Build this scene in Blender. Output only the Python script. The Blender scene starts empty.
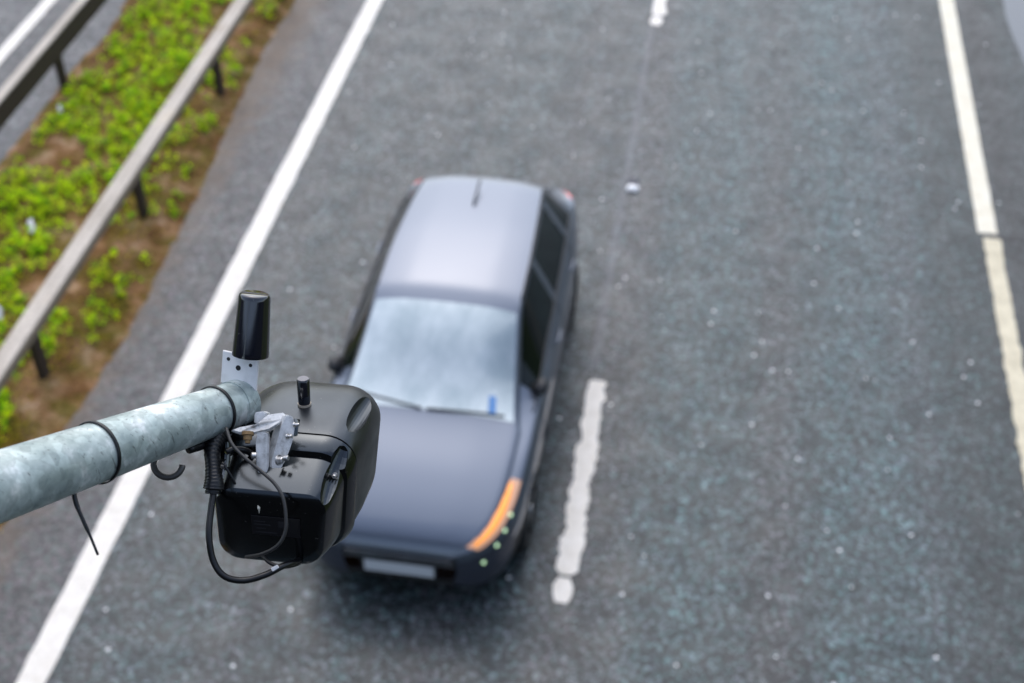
import bpy, bmesh, math, random
from mathutils import Vector, Matrix, noise
R = math.radians
random.seed(7)
scn = bpy.context.scene
col = scn.collection

# ------------------------------------------------------------ camera, sky, sun, exposure
F = 1333.0
PITCH, YAW, HCAM = 41.5, 9.13, 8.1
cd = bpy.data.cameras.new('camera'); cam = bpy.data.objects.new('camera', cd); col.objects.link(cam)
cam.location = (0, 0, HCAM); cam.rotation_euler = (R(90-PITCH), 0, R(YAW))
cd.sensor_width = 36; cd.lens = F/1024*36; cd.clip_start = .05; cd.clip_end = 3000
cd.dof.use_dof = True; cd.dof.focus_distance = 1.5; cd.dof.aperture_fstop = 4.9
scn.camera = cam
SUN_EL, SUN_AZ = 50, -16      # azimuth from +Y clockwise
w = bpy.data.worlds.new('World'); scn.world = w; w.use_nodes = True
nt = w.node_tree; nt.nodes.clear()
sky = nt.nodes.new('ShaderNodeTexSky'); sky.sky_type = 'NISHITA'; sky.sun_disc = False
sky.sun_elevation = R(SUN_EL); sky.sun_rotation = R(SUN_AZ); sky.air_density = 1.0; sky.dust_density = 1.6
hsv = nt.nodes.new('ShaderNodeHueSaturation'); hsv.inputs['Saturation'].default_value = .75
bg = nt.nodes.new('ShaderNodeBackground'); bg.inputs['Strength'].default_value = .15
# overcast deck: soft cloud structure over the sky
tc = nt.nodes.new('ShaderNodeTexCoord'); mp = nt.nodes.new('ShaderNodeMapping'); mp.inputs['Scale'].default_value = (1, 1, 2.2)
cn = nt.nodes.new('ShaderNodeTexNoise'); cn.inputs['Scale'].default_value = 2.2; cn.inputs['Detail'].default_value = 4
cr = nt.nodes.new('ShaderNodeMapRange'); cr.inputs[1].default_value = .3; cr.inputs[2].default_value = .7; cr.inputs[3].default_value = .85; cr.inputs[4].default_value = 1.15
mu = nt.nodes.new('ShaderNodeMix'); mu.data_type = 'RGBA'; mu.blend_type = 'MULTIPLY'; mu.inputs[0].default_value = 1
out = nt.nodes.new('ShaderNodeOutputWorld')
L = nt.links.new
L(sky.outputs[0], hsv.inputs['Color']); L(hsv.outputs[0], mu.inputs[6])
L(tc.outputs['Generated'], mp.inputs[0]); L(mp.outputs[0], cn.inputs['Vector']); L(cn.outputs['Fac'], cr.inputs[0]); L(cr.outputs[0], mu.inputs[7])
# an overcast sky is about three times as bright overhead as at the horizon
sp = nt.nodes.new('ShaderNodeSeparateXYZ'); L(tc.outputs['Generated'], sp.inputs[0])
ov = nt.nodes.new('ShaderNodeMapRange'); ov.inputs[1].default_value = 0; ov.inputs[2].default_value = 1; ov.inputs[3].default_value = 1.0; ov.inputs[4].default_value = 1.75
L(sp.outputs[2], ov.inputs[0])
mo = nt.nodes.new('ShaderNodeMix'); mo.data_type = 'RGBA'; mo.blend_type = 'MULTIPLY'; mo.inputs[0].default_value = 1
L(mu.outputs[2], mo.inputs[6]); L(ov.outputs[0], mo.inputs[7])
L(mo.outputs[2], bg.inputs['Color']); L(bg.outputs[0], out.inputs[0])
sd = bpy.data.lights.new('sun', 'SUN'); sd.energy = 1.0; sd.angle = R(95); sd.color = (1, .99, .97)
sun = bpy.data.objects.new('sun', sd); col.objects.link(sun)
az, el = R(SUN_AZ), R(SUN_EL)
sdir = Vector((math.sin(az)*math.cos(el), math.cos(az)*math.cos(el), math.sin(el)))
sun.rotation_euler = sdir.to_track_quat('Z', 'Y').to_euler()
scn.view_settings.view_transform = 'Standard'; scn.view_settings.look = 'None'
scn.view_settings.exposure = 0.36; scn.view_settings.gamma = 1; scn.view_settings.use_curve_mapping = False

RC = Matrix.Rotation(R(YAW), 3, 'Z') @ Matrix.Rotation(R(90-PITCH), 3, 'X')
CL = Vector((0, 0, HCAM))
def P(px, py, z):      # measured point of the photograph at a real distance z -> world
    return CL + RC @ Vector(((px-512)*z/F, -(py-341.5)*z/F, -z))
def V(x, y, z):        # direction given along right / up / towards the viewer -> world
    return RC @ Vector((x, y, z))

# ------------------------------------------------------------ helpers
def tag(o, label=None, cat=None, group=None, kind=None):
    if label: o['label'] = label
    if cat: o['category'] = cat
    if group: o['group'] = group
    if kind: o['kind'] = kind
    return o
def empty(name, loc, label=None, cat=None, group=None):
    o = bpy.data.objects.new(name, None); col.objects.link(o); o.location = loc; o.empty_display_size = .1
    bpy.context.view_layer.update()
    return tag(o, label, cat, group)
def obj(name, bm, mat, parent=None, smooth=True, world=True):
    me = bpy.data.meshes.new(name)
    bmesh.ops.recalc_face_normals(bm, faces=bm.faces) if name not in NOFIX else None
    bm.to_mesh(me); bm.free()
    if smooth: me.polygons.foreach_set('use_smooth', [True]*len(me.polygons))
    me.materials.append(mat)
    o = bpy.data.objects.new(name, me); col.objects.link(o)
    if parent:
        o.parent = parent
        if world: o.matrix_parent_inverse = parent_world(parent).inverted()
    return o
def parent_world(o):
    m = o.matrix_basis.copy()
    while o.parent:
        m = o.parent.matrix_basis @ o.matrix_parent_inverse @ m if o.matrix_parent_inverse else o.parent.matrix_basis @ m
        o = o.parent
    return m
NOFIX = set()
def autosharp(o, ang=35):
    me = o.data
    bm = bmesh.new(); bm.from_mesh(me)
    for e in bm.edges:
        if len(e.link_faces) == 2 and e.calc_face_angle(0) > R(ang): e.smooth = False
    bm.to_mesh(me); bm.free()
    return o
def frame(d):
    d = d.normalized(); a = Vector((0, 0, 1)) if abs(d.z) < .9 else Vector((1, 0, 0))
    u = d.cross(a).normalized(); return u, d.cross(u).normalized()
def tube(bm, pts, rad, n=16, cap=True):
    pts = [Vector(p) for p in pts]
    if not hasattr(rad, '__len__'): rad = [rad]*len(pts)
    rings = []; u = None
    for i, p in enumerate(pts):
        d = (pts[min(i+1, len(pts)-1)]-pts[max(i-1, 0)]).normalized()
        if u is None: u, v = frame(d)
        else:
            u = (u-d*u.dot(d)).normalized(); v = d.cross(u)
        rings.append([bm.verts.new(p+(u*math.cos(2*math.pi*k/n)+v*math.sin(2*math.pi*k/n))*rad[i]) for k in range(n)])
    for a, b in zip(rings, rings[1:]):
        for k in range(n): bm.faces.new((a[k], a[(k+1) % n], b[(k+1) % n], b[k]))
    if cap:
        bm.faces.new(rings[0]); bm.faces.new(rings[-1])
    return bm
def spline(pts, n=8):
    pts = [Vector(p) for p in pts]; q = [pts[0]*2-pts[1]]+pts+[pts[-1]*2-pts[-2]]; r = []
    for i in range(1, len(q)-2):
        for k in range(n):
            t = k/n; a, b, c, d = q[i-1:i+3]
            r.append(.5*((2*b)+(c-a)*t+(2*a-5*b+4*c-d)*t*t+(3*b-a-3*c+d)*t**3))
    r.append(pts[-1]); return r
def prism(bm, poly, ext, bev=0):
    a = [bm.verts.new(p) for p in poly]; b = [bm.verts.new(p+ext) for p in poly]; n = len(a)
    fs = [bm.faces.new(a), bm.faces.new(list(reversed(b)))]
    for k in range(n): fs.append(bm.faces.new((a[k], a[(k+1) % n], b[(k+1) % n], b[k])))
    if bev:
        es = {e for f in fs[:2] for e in f.edges}
        bmesh.ops.bevel(bm, geom=list(es), offset=bev, segments=2, affect='EDGES')
    return bm
def boxm(bm, c, sx, sy, sz, rot=None, bev=0):
    m = Matrix.Translation(c) @ (rot.to_4x4() if rot else Matrix.Identity(4)) @ Matrix.Diagonal((sx, sy, sz, 1))
    r = bmesh.ops.create_cube(bm, size=1, matrix=m)
    if bev:
        es = list({e for v in r['verts'] for e in v.link_edges})
        bmesh.ops.bevel(bm, geom=es, offset=bev, segments=2, affect='EDGES')
    return bm

# ------------------------------------------------------------ materials
class M:
    def __init__(s, name):
        s.m = bpy.data.materials.new(name); s.m.use_nodes = True; s.t = s.m.node_tree
        s.b = s.t.nodes['Principled BSDF']
        s.o = s.t.nodes['Material Output']
    def n(s, ty, **k):
        x = s.t.nodes.new(ty)
        for a, b in k.items():
            if a.startswith('i_'): x.inputs[a[2:].replace('_', ' ')].default_value = b
            else: setattr(x, a, b)
        return x
    def l(s, a, b): s.t.links.new(a, b)
    def coord(s, scale=(1, 1, 1)):
        t = s.n('ShaderNodeTexCoord'); m = s.n('ShaderNodeMapping'); m.inputs['Scale'].default_value = scale
        s.l(t.outputs['Object'], m.inputs[0]); return m.outputs[0]
    def noise(s, scale, detail=3, vec=None, rough=.5):
        x = s.n('ShaderNodeTexNoise'); x.inputs['Scale'].default_value = scale; x.inputs['Detail'].default_value = detail; x.inputs['Roughness'].default_value = rough
        s.l(vec if vec is not None else s.coord(), x.inputs['Vector']); return x.outputs['Fac']
    def voro(s, scale, vec=None, out='Color', feature='F1'):
        x = s.n('ShaderNodeTexVoronoi'); x.feature = feature; x.inputs['Scale'].default_value = scale
        s.l(vec if vec is not None else s.coord(), x.inputs['Vector']); return x.outputs[out]
    def ramp(s, fac, stops, interp='LINEAR'):
        x = s.n('ShaderNodeValToRGB'); x.color_ramp.interpolation = interp; e = x.color_ramp.elements
        while len(e) < len(stops): e.new(.5)
        for k, (p, c) in enumerate(stops):
            e[k].position = p; e[k].color = (*c, 1) if hasattr(c, '__len__') else (c, c, c, 1)
        s.l(fac, x.inputs[0]); return x.outputs[0]
    def mix(s, fac, a, b, mode='MIX'):
        x = s.n('ShaderNodeMix'); x.data_type = 'RGBA'; x.blend_type = mode
        for sock, v in ((0, fac), (6, a), (7, b)):
            if hasattr(v, 'is_output'): s.l(v, x.inputs[sock])
            elif sock == 0: x.inputs[0].default_value = v
            else: x.inputs[sock].default_value = (*v, 1) if hasattr(v, '__len__') else (v, v, v, 1)
        return x.outputs[2]
    def math(s, op, a, b=0.0, clamp=False):
        x = s.n('ShaderNodeMath'); x.operation = op; x.use_clamp = clamp
        for k, v in ((0, a), (1, b)):
            if hasattr(v, 'is_output'): s.l(v, x.inputs[k])
            else: x.inputs[k].default_value = v
        return x.outputs[0]
    def set(s, **k):
        for a, v in k.items():
            i = s.b.inputs[a.replace('_', ' ')]
            if hasattr(v, 'is_output'): s.l(v, i)
            else: i.default_value = (*v, 1) if hasattr(v, '__len__') and len(v) == 3 else v
        return s
    def bump(s, h, strength=.3, dist=.01):
        x = s.n('ShaderNodeBump'); x.inputs['Strength'].default_value = strength; x.inputs['Distance'].default_value = dist
        s.l(h, x.inputs['Height']); s.l(x.outputs[0], s.b.inputs['Normal']); return s
def simple(name, c, rough=.5, metal=0, **k):
    return M(name).set(Base_Color=c, Roughness=rough, Metallic=metal, **k).m

def asphalt(name, zones=True, base=(.040, .057, .058), warm=(.049, .052, .053), fleck=True, rough=.55, contrast=1.0, soil=False):
    a = M(name)
    streak = a.noise(1.0, 4, a.coord((1.6, .035, 1)), .6)
    c = a.mix(a.ramp(streak, [(.38, 0), (.62, 1)]), base, warm)
    stones = a.n('ShaderNodeSeparateColor'); a.l(a.voro(44), stones.inputs[0])
    st = a.ramp(stones.outputs[0], [(0, .15/contrast**2), (.45, .65), (.80, 1.6), (1, 3.6*contrast)])
    c = a.mix(1, c, st, 'MULTIPLY')
    st2 = a.n('ShaderNodeSeparateColor'); a.l(a.voro(20), st2.inputs[0])
    c = a.mix(1, c, a.ramp(st2.outputs[1], [(0, .68), (1, 1.34)]), 'MULTIPLY')
    c = a.mix(1, c, a.ramp(a.noise(2.2, 6, None, .65), [(.3, .78), (.7, 1.24)]), 'MULTIPLY')
    tint = a.ramp(a.noise(16, 3), [(.38, (.80, 1.06, 1.02)), (.50, (1, 1, 1)), (.62, (1.08, .97, 1.07))])
    c = a.mix(1, c, tint, 'MULTIPLY')
    if zones:
        t = a.n('ShaderNodeTexCoord'); sx = a.n('ShaderNodeSeparateXYZ'); a.l(t.outputs['Object'], sx.inputs[0])
        X = a.math('ADD', sx.outputs[0], a.math('MULTIPLY', a.math('SUBTRACT', a.noise(1.5, 3, a.coord((.2, .6, 1))), .5), .25))
        u = a.math('DIVIDE', a.math('ADD', X, 5.5), 10.0, True)
        def q(x): return (x+5.5)/10
        z = a.ramp(u, [(q(-4.2), (1, 1, 1)), (q(-3.6), (.92, .94, .95)), (q(-1.2), (.84, .86, .88)), (q(-.4), (1.0, 1.0, 1.02)), (q(.4), (.96, 1.08, 1.10)), (q(.9), (1.0, .97, .97)),
                       (q(1.5), (.96, 1.12, 1.14)), (q(2.2), (.94, 1.06, 1.09)), (q(2.5), (.62, .67, .66)), (q(3.1), (.60, .60, .58)), (q(3.3), (.45, .44, .42)), (q(3.9), (.55, .54, .54))])
        c = a.mix(1, c, z, 'MULTIPLY')
        # sealed joint beside the lane line
        d = a.math('ABSOLUTE', a.math('ADD', a.math('SUBTRACT', X, -.66), 0))
        j = a.math('MULTIPLY', a.math('LESS_THAN', a.math('ABSOLUTE', a.math('ADD', sx.outputs[0], .67)), .04), a.math('GREATER_THAN', sx.outputs[1], 8.8))
        c = a.mix(a.math('MULTIPLY', j, .30), c, (.15, .155, .18))
    if fleck:
        f = a.voro(5.5, None, 'Distance'); fc = a.n('ShaderNodeSeparateColor'); a.l(a.voro(5.5), fc.inputs[0])
        m = a.math('MULTIPLY', a.math('LESS_THAN', f, .085), a.math('GREATER_THAN', fc.outputs[1], .62))
        c = a.mix(m, c, (.75, .75, .74))
    if soil:      # washed-out earth and grit lying on the tarmac beside the verge
        t = a.n('ShaderNodeTexCoord'); sx = a.n('ShaderNodeSeparateXYZ'); a.l(t.outputs['Object'], sx.inputs[0])
        g_ = a.math('ADD', a.math('DIVIDE', a.math('SUBTRACT', -4.68, sx.outputs[0]), .55), a.math('MULTIPLY', a.math('SUBTRACT', a.noise(6, 6, None, .7), .5), 1.6))
        c = a.mix(a.math('MULTIPLY', a.math('MULTIPLY', a.ramp(g_, [(.15, 0), (.9, 1)]), .8), a.math('GREATER_THAN', sx.outputs[0], -6.5)), c, (.17, .115, .075))
    # stones stand proud of the binder
    a.set(Base_Color=c, Roughness=a.ramp(a.noise(3, 3), [(.3, rough-.14), (.7, rough+.02)]), IOR=1.52)
    a.bump(a.math('ADD', stones.outputs[0], a.noise(90, 2)), .30, .005)
    return a.m
MAT = {}
MAT['road'] = asphalt('road_asphalt')
MAT['strip'] = asphalt('strip_asphalt', zones=False, base=(.080, .080, .084), warm=(.080, .075, .073), fleck=False, rough=.6, contrast=.45, soil=True)
def paint(name, c, c2):
    a = M(name)
    k = a.mix(a.ramp(a.noise(7, 5, None, .7), [(.35, 0), (.7, 1)]), c, c2)
    w_ = a.ramp(a.noise(45, 4, None, .75), [(.30, (.35, .34, .32)), (.40, (1, 1, 1))])
    k = a.mix(1, k, w_, 'MULTIPLY')
    a.set(Base_Color=k, Roughness=.55); a.bump(a.noise(60, 3), .4, .004); return a.m
MAT['white'] = paint('white_road_paint', (.87, .815, .74), (.72, .66, .57))
MAT['cream'] = paint('cream_road_paint', (.82, .77, .63), (.70, .62, .46))
MAT['worn'] = paint('worn_road_paint', (.72, .64, .46), (.50, .43, .29))
a = M('earth')
c = a.ramp(a.noise(3.2, 6, None, .7), [(.3, (.045, .022, .007)), (.46, (.17, .082, .028)), (.58, (.31, .175, .085)), (.72, (.48, .34, .23))])
c = a.mix(a.ramp(a.noise(2.6, 6, None, .7), [(.44, 0), (.62, .6)]), c, (.10, .105, .006))
c = a.mix(1, c, a.ramp(a.noise(40, 3), [(.3, .6), (.7, 1.4)]), 'MULTIPLY')
a.set(Base_Color=c, Roughness=.9, Specular_IOR_Level=.15); a.bump(a.noise(30, 4), .8, .02); MAT['earth'] = a.m
a = M('far_ground'); a.set(Base_Color=a.ramp(a.noise(.3, 6), [(.3, (.04, .06, .015)), (.7, (.09, .10, .03))]), Roughness=.95); MAT['ground'] = a.m
def leafmat(name, c1, c2):
    a = M(name); c = a.mix(a.ramp(a.noise(11, 4), [(.38, 0), (.62, 1)]), c1, c2); c = a.mix(1, c, a.ramp(a.noise(22, 2), [(.35, .30), (.65, 1.6)]), 'MULTIPLY')
    a.set(Base_Color=c, Roughness=.6, Specular_IOR_Level=.12); 
    tr = a.n('ShaderNodeBsdfTranslucent'); a.l(c, tr.inputs[0]); mx = a.n('ShaderNodeMixShader'); mx.inputs[0].default_value = .3
    a.l(a.b.outputs[0], mx.inputs[1]); a.l(tr.outputs[0], mx.inputs[2]); a.l(mx.outputs[0], a.o.inputs[0]); return a.m
MAT['leaf'] = leafmat('leaf_green', (.22, .52, .001), (.60, .72, .001))
MAT['moss'] = leafmat('moss_green', (.18, .18, .002), (.40, .31, .008))
# galvanised steel: spangle and rain streaks
a = M('galvanised_pole')
c = a.ramp(a.noise(26, 5, a.coord((1, 1, 1)), .6), [(.30, (.28, .34, .34)), (.44, (.40, .47, .46)), (.54, (.52, .59, .58)), (.62, (.80, .84, .84))])
sp_ = a.n('ShaderNodeSeparateColor'); a.l(a.voro(95), sp_.inputs[0])
c = a.mix(1, c, a.ramp(sp_.outputs[0], [(0, .82), (1, 1.12)]), 'MULTIPLY')
c = a.mix(1, c, a.ramp(a.noise(9, 5, a.coord((1, 1, 1)), .65), [(.35, (.80, .82, .80)), (.6, (1.03, 1.02, 1))]), 'MULTIPLY')
c = a.mix(a.ramp(a.noise(60, 4, a.coord((3, 3, .5)), .7), [(.60, 0), (.68, .7)]), c, (.08, .08, .075))
a.set(Base_Color=c, Metallic=.35, Roughness=a.ramp(a.noise(30, 3), [(.3, .35), (.7, .6)])); a.bump(a.noise(120, 3), .15, .001); MAT['galv'] = a.m
a = M('rail_steel')
c = a.ramp(a.noise(4, 5, a.coord((1, .3, 1)), .6), [(.3, (.42, .36, .29)), (.6, (.57, .50, .42)), (.8, (.62, .52, .38))])
c = a.mix(a.ramp(a.noise(1.1, 5, None, .7), [(.58, 0), (.70, .6)]), c, (.34, .22, .10))
c = a.mix(1, c, a.ramp(a.noise(35, 4, None, .7), [(.3, .7), (.7, 1.25)]), 'MULTIPLY')
a.set(Base_Color=c, Metallic=0, Roughness=.75); MAT['rail'] = a.m
MAT['railside'] = simple('shaded_rail_side', (.24, .19, .13), .8)  # brown stands in for the shade on the near beam's side
MAT['raildark'] = simple('post_steel_beam_shade', (.045, .030, .020), .8)  # post colour, also paints the channel shade on the far beam
a = M('cast_aluminium')
c = a.ramp(a.noise(90, 5, None, .7), [(.3, (.34, .33, .31)), (.5, (.66, .655, .64)), (.75, (.86, .85, .84))])
c = a.mix(a.ramp(a.noise(45, 3), [(.60, 0), (.7, .7)]), c, (.14, .11, .08))
a.set(Base_Color=c, Metallic=.3, Roughness=.42); a.bump(a.noise(300, 3), .25, .0006); MAT['alu'] = a.m
MAT['rust'] = simple('rusty_zinc', (.30, .19, .09), .6, .5)
MAT['bolt'] = simple('bolt_steel', (.62, .60, .58), .3, .85)
a = M('white_plate'); a.set(Base_Color=a.mix(a.ramp(a.noise(60, 4), [(.5, 0), (.75, .5)]), (.90, .88, .86), (.62, .60, .57)), Roughness=.5, Metallic=0); MAT['plate'] = a.m
def blackplastic(name, rough, c=(.012, .012, .014), sp=.5, coat=0, ior=1.5):
    a = M(name)
    d = a.ramp(a.noise(330, 2), [(.715, 0), (.745, .45)])
    a.set(Base_Color=a.mix(d, c, (.2, .19, .17)), Roughness=a.ramp(a.noise(25, 4), [(.3, rough*.8), (.7, rough*1.25)]), Specular_IOR_Level=sp if ior == 1.5 else .5, IOR=ior, Specular_Tint=((.80, .90, 1) if ior > 1.5 else (1, 1, 1)), Coat_Weight=coat, Coat_Roughness=.08)
    a.bump(a.noise(900, 2), .05, .0003); return a.m
MAT['hood'] = blackplastic('sunshield_plastic', .34, (.006, .006, .007), 1.0, 0, 1.7)
MAT['cover'] = blackplastic('cover_plastic', .20, (.0008, .0008, .001), 1.0, 0, 1.7)
MAT['gloss'] = blackplastic('gloss_black', .10, (.003, .004, .010), .9, .5)
MAT['cable'] = blackplastic('cable_rubber', .35, (.005, .005, .006), .5)
MAT['hole'] = simple('hole_dark', (.012, .012, .012), .8)
MAT['label'] = simple('label_plate', (.010, .010, .012), .3)
MAT['wire'] = simple('worn_wire', (.035, .034, .033), .45)
MAT['concrete'] = simple('concrete', (.16, .155, .15), .85)
MAT['bridge'] = simple('painted_steel', (.012, .013, .014), .8)
MAT['litter'] = simple('litter_white', (.75, .76, .78), .5)
MAT['stud'] = simple('stud_reflector', (.88, .88, .88), .8)
MAT['studbase'] = simple('stud_casting', (.05, .05, .07), .6)
# car
a = M('car_paint'); a.set(Base_Color=(.135, .157, .200), Metallic=.85, Roughness=.42, Coat_Weight=.8, Coat_Roughness=.05); MAT['paint'] = a.m
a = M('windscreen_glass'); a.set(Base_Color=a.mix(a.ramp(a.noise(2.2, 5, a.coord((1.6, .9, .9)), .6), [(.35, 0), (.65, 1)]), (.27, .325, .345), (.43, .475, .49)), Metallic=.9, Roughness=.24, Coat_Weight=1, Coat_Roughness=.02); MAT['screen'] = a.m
MAT['glass'] = M('side_glass').set(Base_Color=(.001, .004, .004), Roughness=.05, Specular_IOR_Level=.25).m
MAT['trim'] = simple('black_trim', (.015, .015, .017), .5)
MAT['tyre'] = simple('tyre_rubber', (.02, .02, .02), .8)
MAT['rim'] = simple('alloy_rim', (.5, .5, .5), .3, .8)
MAT['amber'] = M('amber_lamp').set(Base_Color=(.8, .3, .05), Roughness=.15, Emission_Color=(1, .36, .07), Emission_Strength=.62, Coat_Weight=.2).m
MAT['lamp'] = M('lamp_warm').set(Base_Color=(.38, .25, .19), Roughness=.25, Emission_Color=(1, .50, .27), Emission_Strength=.32, Coat_Weight=.2).m
MAT['led'] = M('led_lamp').set(Base_Color=(.8, .9, .7), Emission_Color=(.62, 1, .50), Emission_Strength=.75).m
MAT['tail'] = M('tail_lamp').set(Base_Color=(.45, .01, .03), Roughness=.2, Emission_Color=(1, .03, .08), Emission_Strength=.25, Coat_Weight=1).m
MAT['nplate'] = simple('number_plate', (.62, .63, .66), .4)
MAT['bumper'] = M('bumper_dark_reflection').set(Base_Color=(.05, .055, .075), Roughness=.4, Metallic=.3).m  # darker than the body, paints in the road it reflects
MAT['chrome'] = simple('chrome', (.7, .7, .72), .15, 1)
MAT['sticker'] = simple('blue_sticker', (.10, .26, .55), .5)

# ------------------------------------------------------------ ground, road, markings
def sheet(name, x0, x1, y0, y1, z, mat, kind='structure', thick=0):
    bm = bmesh.new()
    prism(bm, [Vector((x0, y0, z)), Vector((x1, y0, z)), Vector((x1, y1, z)), Vector((x0, y1, z))], Vector((0, 0, -thick))) if thick else bm.faces.new([bm.verts.new(p) for p in ((x0, y0, z), (x1, y0, z), (x1, y1, z), (x0, y1, z))])
    o = obj(name, bm, mat, smooth=False); tag(o, kind=kind); return o
sheet('ground', -1500, 1500, -1500, 1500, -.03, MAT['ground'])
def rag_strip(bm, x0, x1, y0, y1, z, jit, step=.06, thick=.004, ends=0):
    n = max(2, int((y1-y0)/step)); l, r = [], []
    for i in range(n+1):
        y = y0+(y1-y0)*i/n
        a = jit*(noise.noise(Vector((x0*3, y*6, 1)))+.6*noise.noise(Vector((x0, y*17, 5))))
        b = jit*(noise.noise(Vector((x1*3, y*6, 9)))+.6*noise.noise(Vector((x1, y*17, 3))))
        if ends: 
            e = min(i, n-i)/ends
            if e < 1: a += (1-e)*.03; b -= (1-e)*.03
        l.append(bm.verts.new((x0+a, y, z))); r.append(bm.verts.new((x1+b, y, z)))
    fs = [bm.faces.new((l[i], r[i], r[i+1], l[i+1])) for i in range(n)]
    return fs
def ragged(name, x0, x1, y0, y1, z, mat, jit, step=.06, ends=0, parent=None):
    bm = bmesh.new(); rag_strip(bm, x0, x1, y0, y1, z, jit, step, ends=ends)
    return tag(obj(name, bm, mat, parent, smooth=False), kind='structure')
sheet('carriageway', -4.36, 3.9, -60, 160, 0.0, MAT['road'])
sheet('hard_strip', -5.6, -4.36, -60, 160, 0.0, MAT['strip'])
sheet('shoulder', 3.9, 9, -60, 160, 0.0, MAT['strip'])
sheet('opposite_carriageway', -20, -7.05, -60, 160, 0.0, MAT['strip'])
ragged('edge_line', -4.355, -4.145, -20, 90, .006, MAT['white'], .010, .12)
ragged('edge_line', 2.93, 3.12, 11.42, 90, .006, MAT['cream'], .006, .12)
ragged('edge_line', 2.97, 3.135, -20, 11.34, .006, MAT['worn'], .022, .05)
ragged('edge_line', -8.47, -8.31, -20, 90, .006, MAT['white'], .006, .12)
k0 = 6.44
for k in range(-2, 8):
    y = k0+9.05*k
    ragged('lane_line', -.695, -.535, y, y+2.2, .006, MAT['white'], .038, .018, ends=2)
    ragged('lane_line', -.70, -.545, y-.27, y-.03, .006, MAT['white'], .012, .02, ends=4)
def bank(name, xs, zs):
    bm = bmesh.new(); g = []
    for j in range(61):
        y = -60+220*j/60
        g.append([bm.verts.new((x, y, z+(.5*noise.noise(Vector((x*.3, y*.15, 0))) if 0 < i < len(xs) else 0))) for i, (x, z) in enumerate(zip(xs, zs))])
    for a_, b_ in zip(g, g[1:]):
        for i in range(len(xs)-1): bm.faces.new((a_[i], a_[i+1], b_[i+1], b_[i]))
    return tag(obj(name, bm, MAT['ground']), kind='structure')
bank('added_reflection_bank', [9, 10.5, 13, 16, 20, 30], [-.02, .5, 2.6, 5, 7, 7.5])  # unseen banks, added so the car's sides reflect something dark
bank('added_reflection_bank', [-20, -21.5, -24, -27, -31, -41], [-.02, .5, 2.6, 5, 7, 7.5])
# raised stud between the dashes
for k, y in enumerate((11.67, 20.7)):
    t = empty('road_stud', (-.58, y, 0), 'white reflecting road stud alone between two lane dashes, above and right of the dark car' if k == 0 else 'far road stud beyond the top of the picture', 'road stud', 'reflecting studs along the lane line')
    bm = bmesh.new(); boxm(bm, Vector((-.58, y+.03, .012)), .12, .22, .024, bev=.008); obj('stud_casting', bm, MAT['studbase'], t)
    bm = bmesh.new(); boxm(bm, Vector((-.58, y-.045, .016)), .125, .11, .026, bev=.01); obj('reflector', bm, MAT['stud'], t)
    if k == 0: break
# transverse joint in the shoulder and smooth damp patches
sheet('shoulder_joint', 3.10, 9, 11.34, 11.42, .004, simple('joint_tar', (.02, .02, .02), .5))
def blob(name, cx, cy, rx, ry, z, mat, seed=0, n=60):
    bm = bmesh.new(); vs = []
    for k in range(n):
        t = 2*math.pi*k/n; r = 1+.25*noise.noise(Vector((math.cos(t)*1.5, math.sin(t)*1.5, seed)))
        vs.append(bm.verts.new((cx+rx*r*math.cos(t), cy+ry*r*math.sin(t), z)))
    bm.faces.new(vs); return tag(obj(name, bm, mat, smooth=False), kind='structure')
blob('puddle', 4.22, 16.4, .50, 2.8, .004, simple('wet_film', (.12, .13, .14), .25), 3)

# ------------------------------------------------------------ central reserve
bm = bmesh.new(); nx, ny = 60, 900; x0, x1, y0, y1 = -7.6, -4.7, -5, 60; g = []
def eL(y): return -7.38+.10*noise.noise(Vector((0, y*.9, 4)))+.05*noise.noise(Vector((0, y*4, 8)))
def eR(y): return -4.98-.30*max(0, min(1, (y-9)/5))-.12*max(0, min(1, (8.5-y)/2))+.05*noise.noise(Vector((3, y*.7, 4)))+.035*noise.noise(Vector((3, y*6, 8)))+.02*noise.noise(Vector((3, y*21, 8)))
def vh(x, y):
    d = min(x-eL(y), eR(y)-x)
    return max(-.06, min(.07, d*.25))+.025*noise.noise(Vector((x*3, y*3, 0)))*(1 if d > .1 else .3)+.008*noise.noise(Vector((x*15, y*15, 0)))
for i in range(nx+1):
    g.append([bm.verts.new((x0+(x1-x0)*i/nx, y0+(y1-y0)*j/ny, vh(x0+(x1-x0)*i/nx, y0+(y1-y0)*j/ny))) for j in range(ny+1)])
for i in range(nx):
    for j in range(ny): bm.faces.new((g[i][j], g[i+1][j], g[i+1][j+1], g[i][j+1]))
tag(obj('verge', bm, MAT['earth']), kind='structure')
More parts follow.
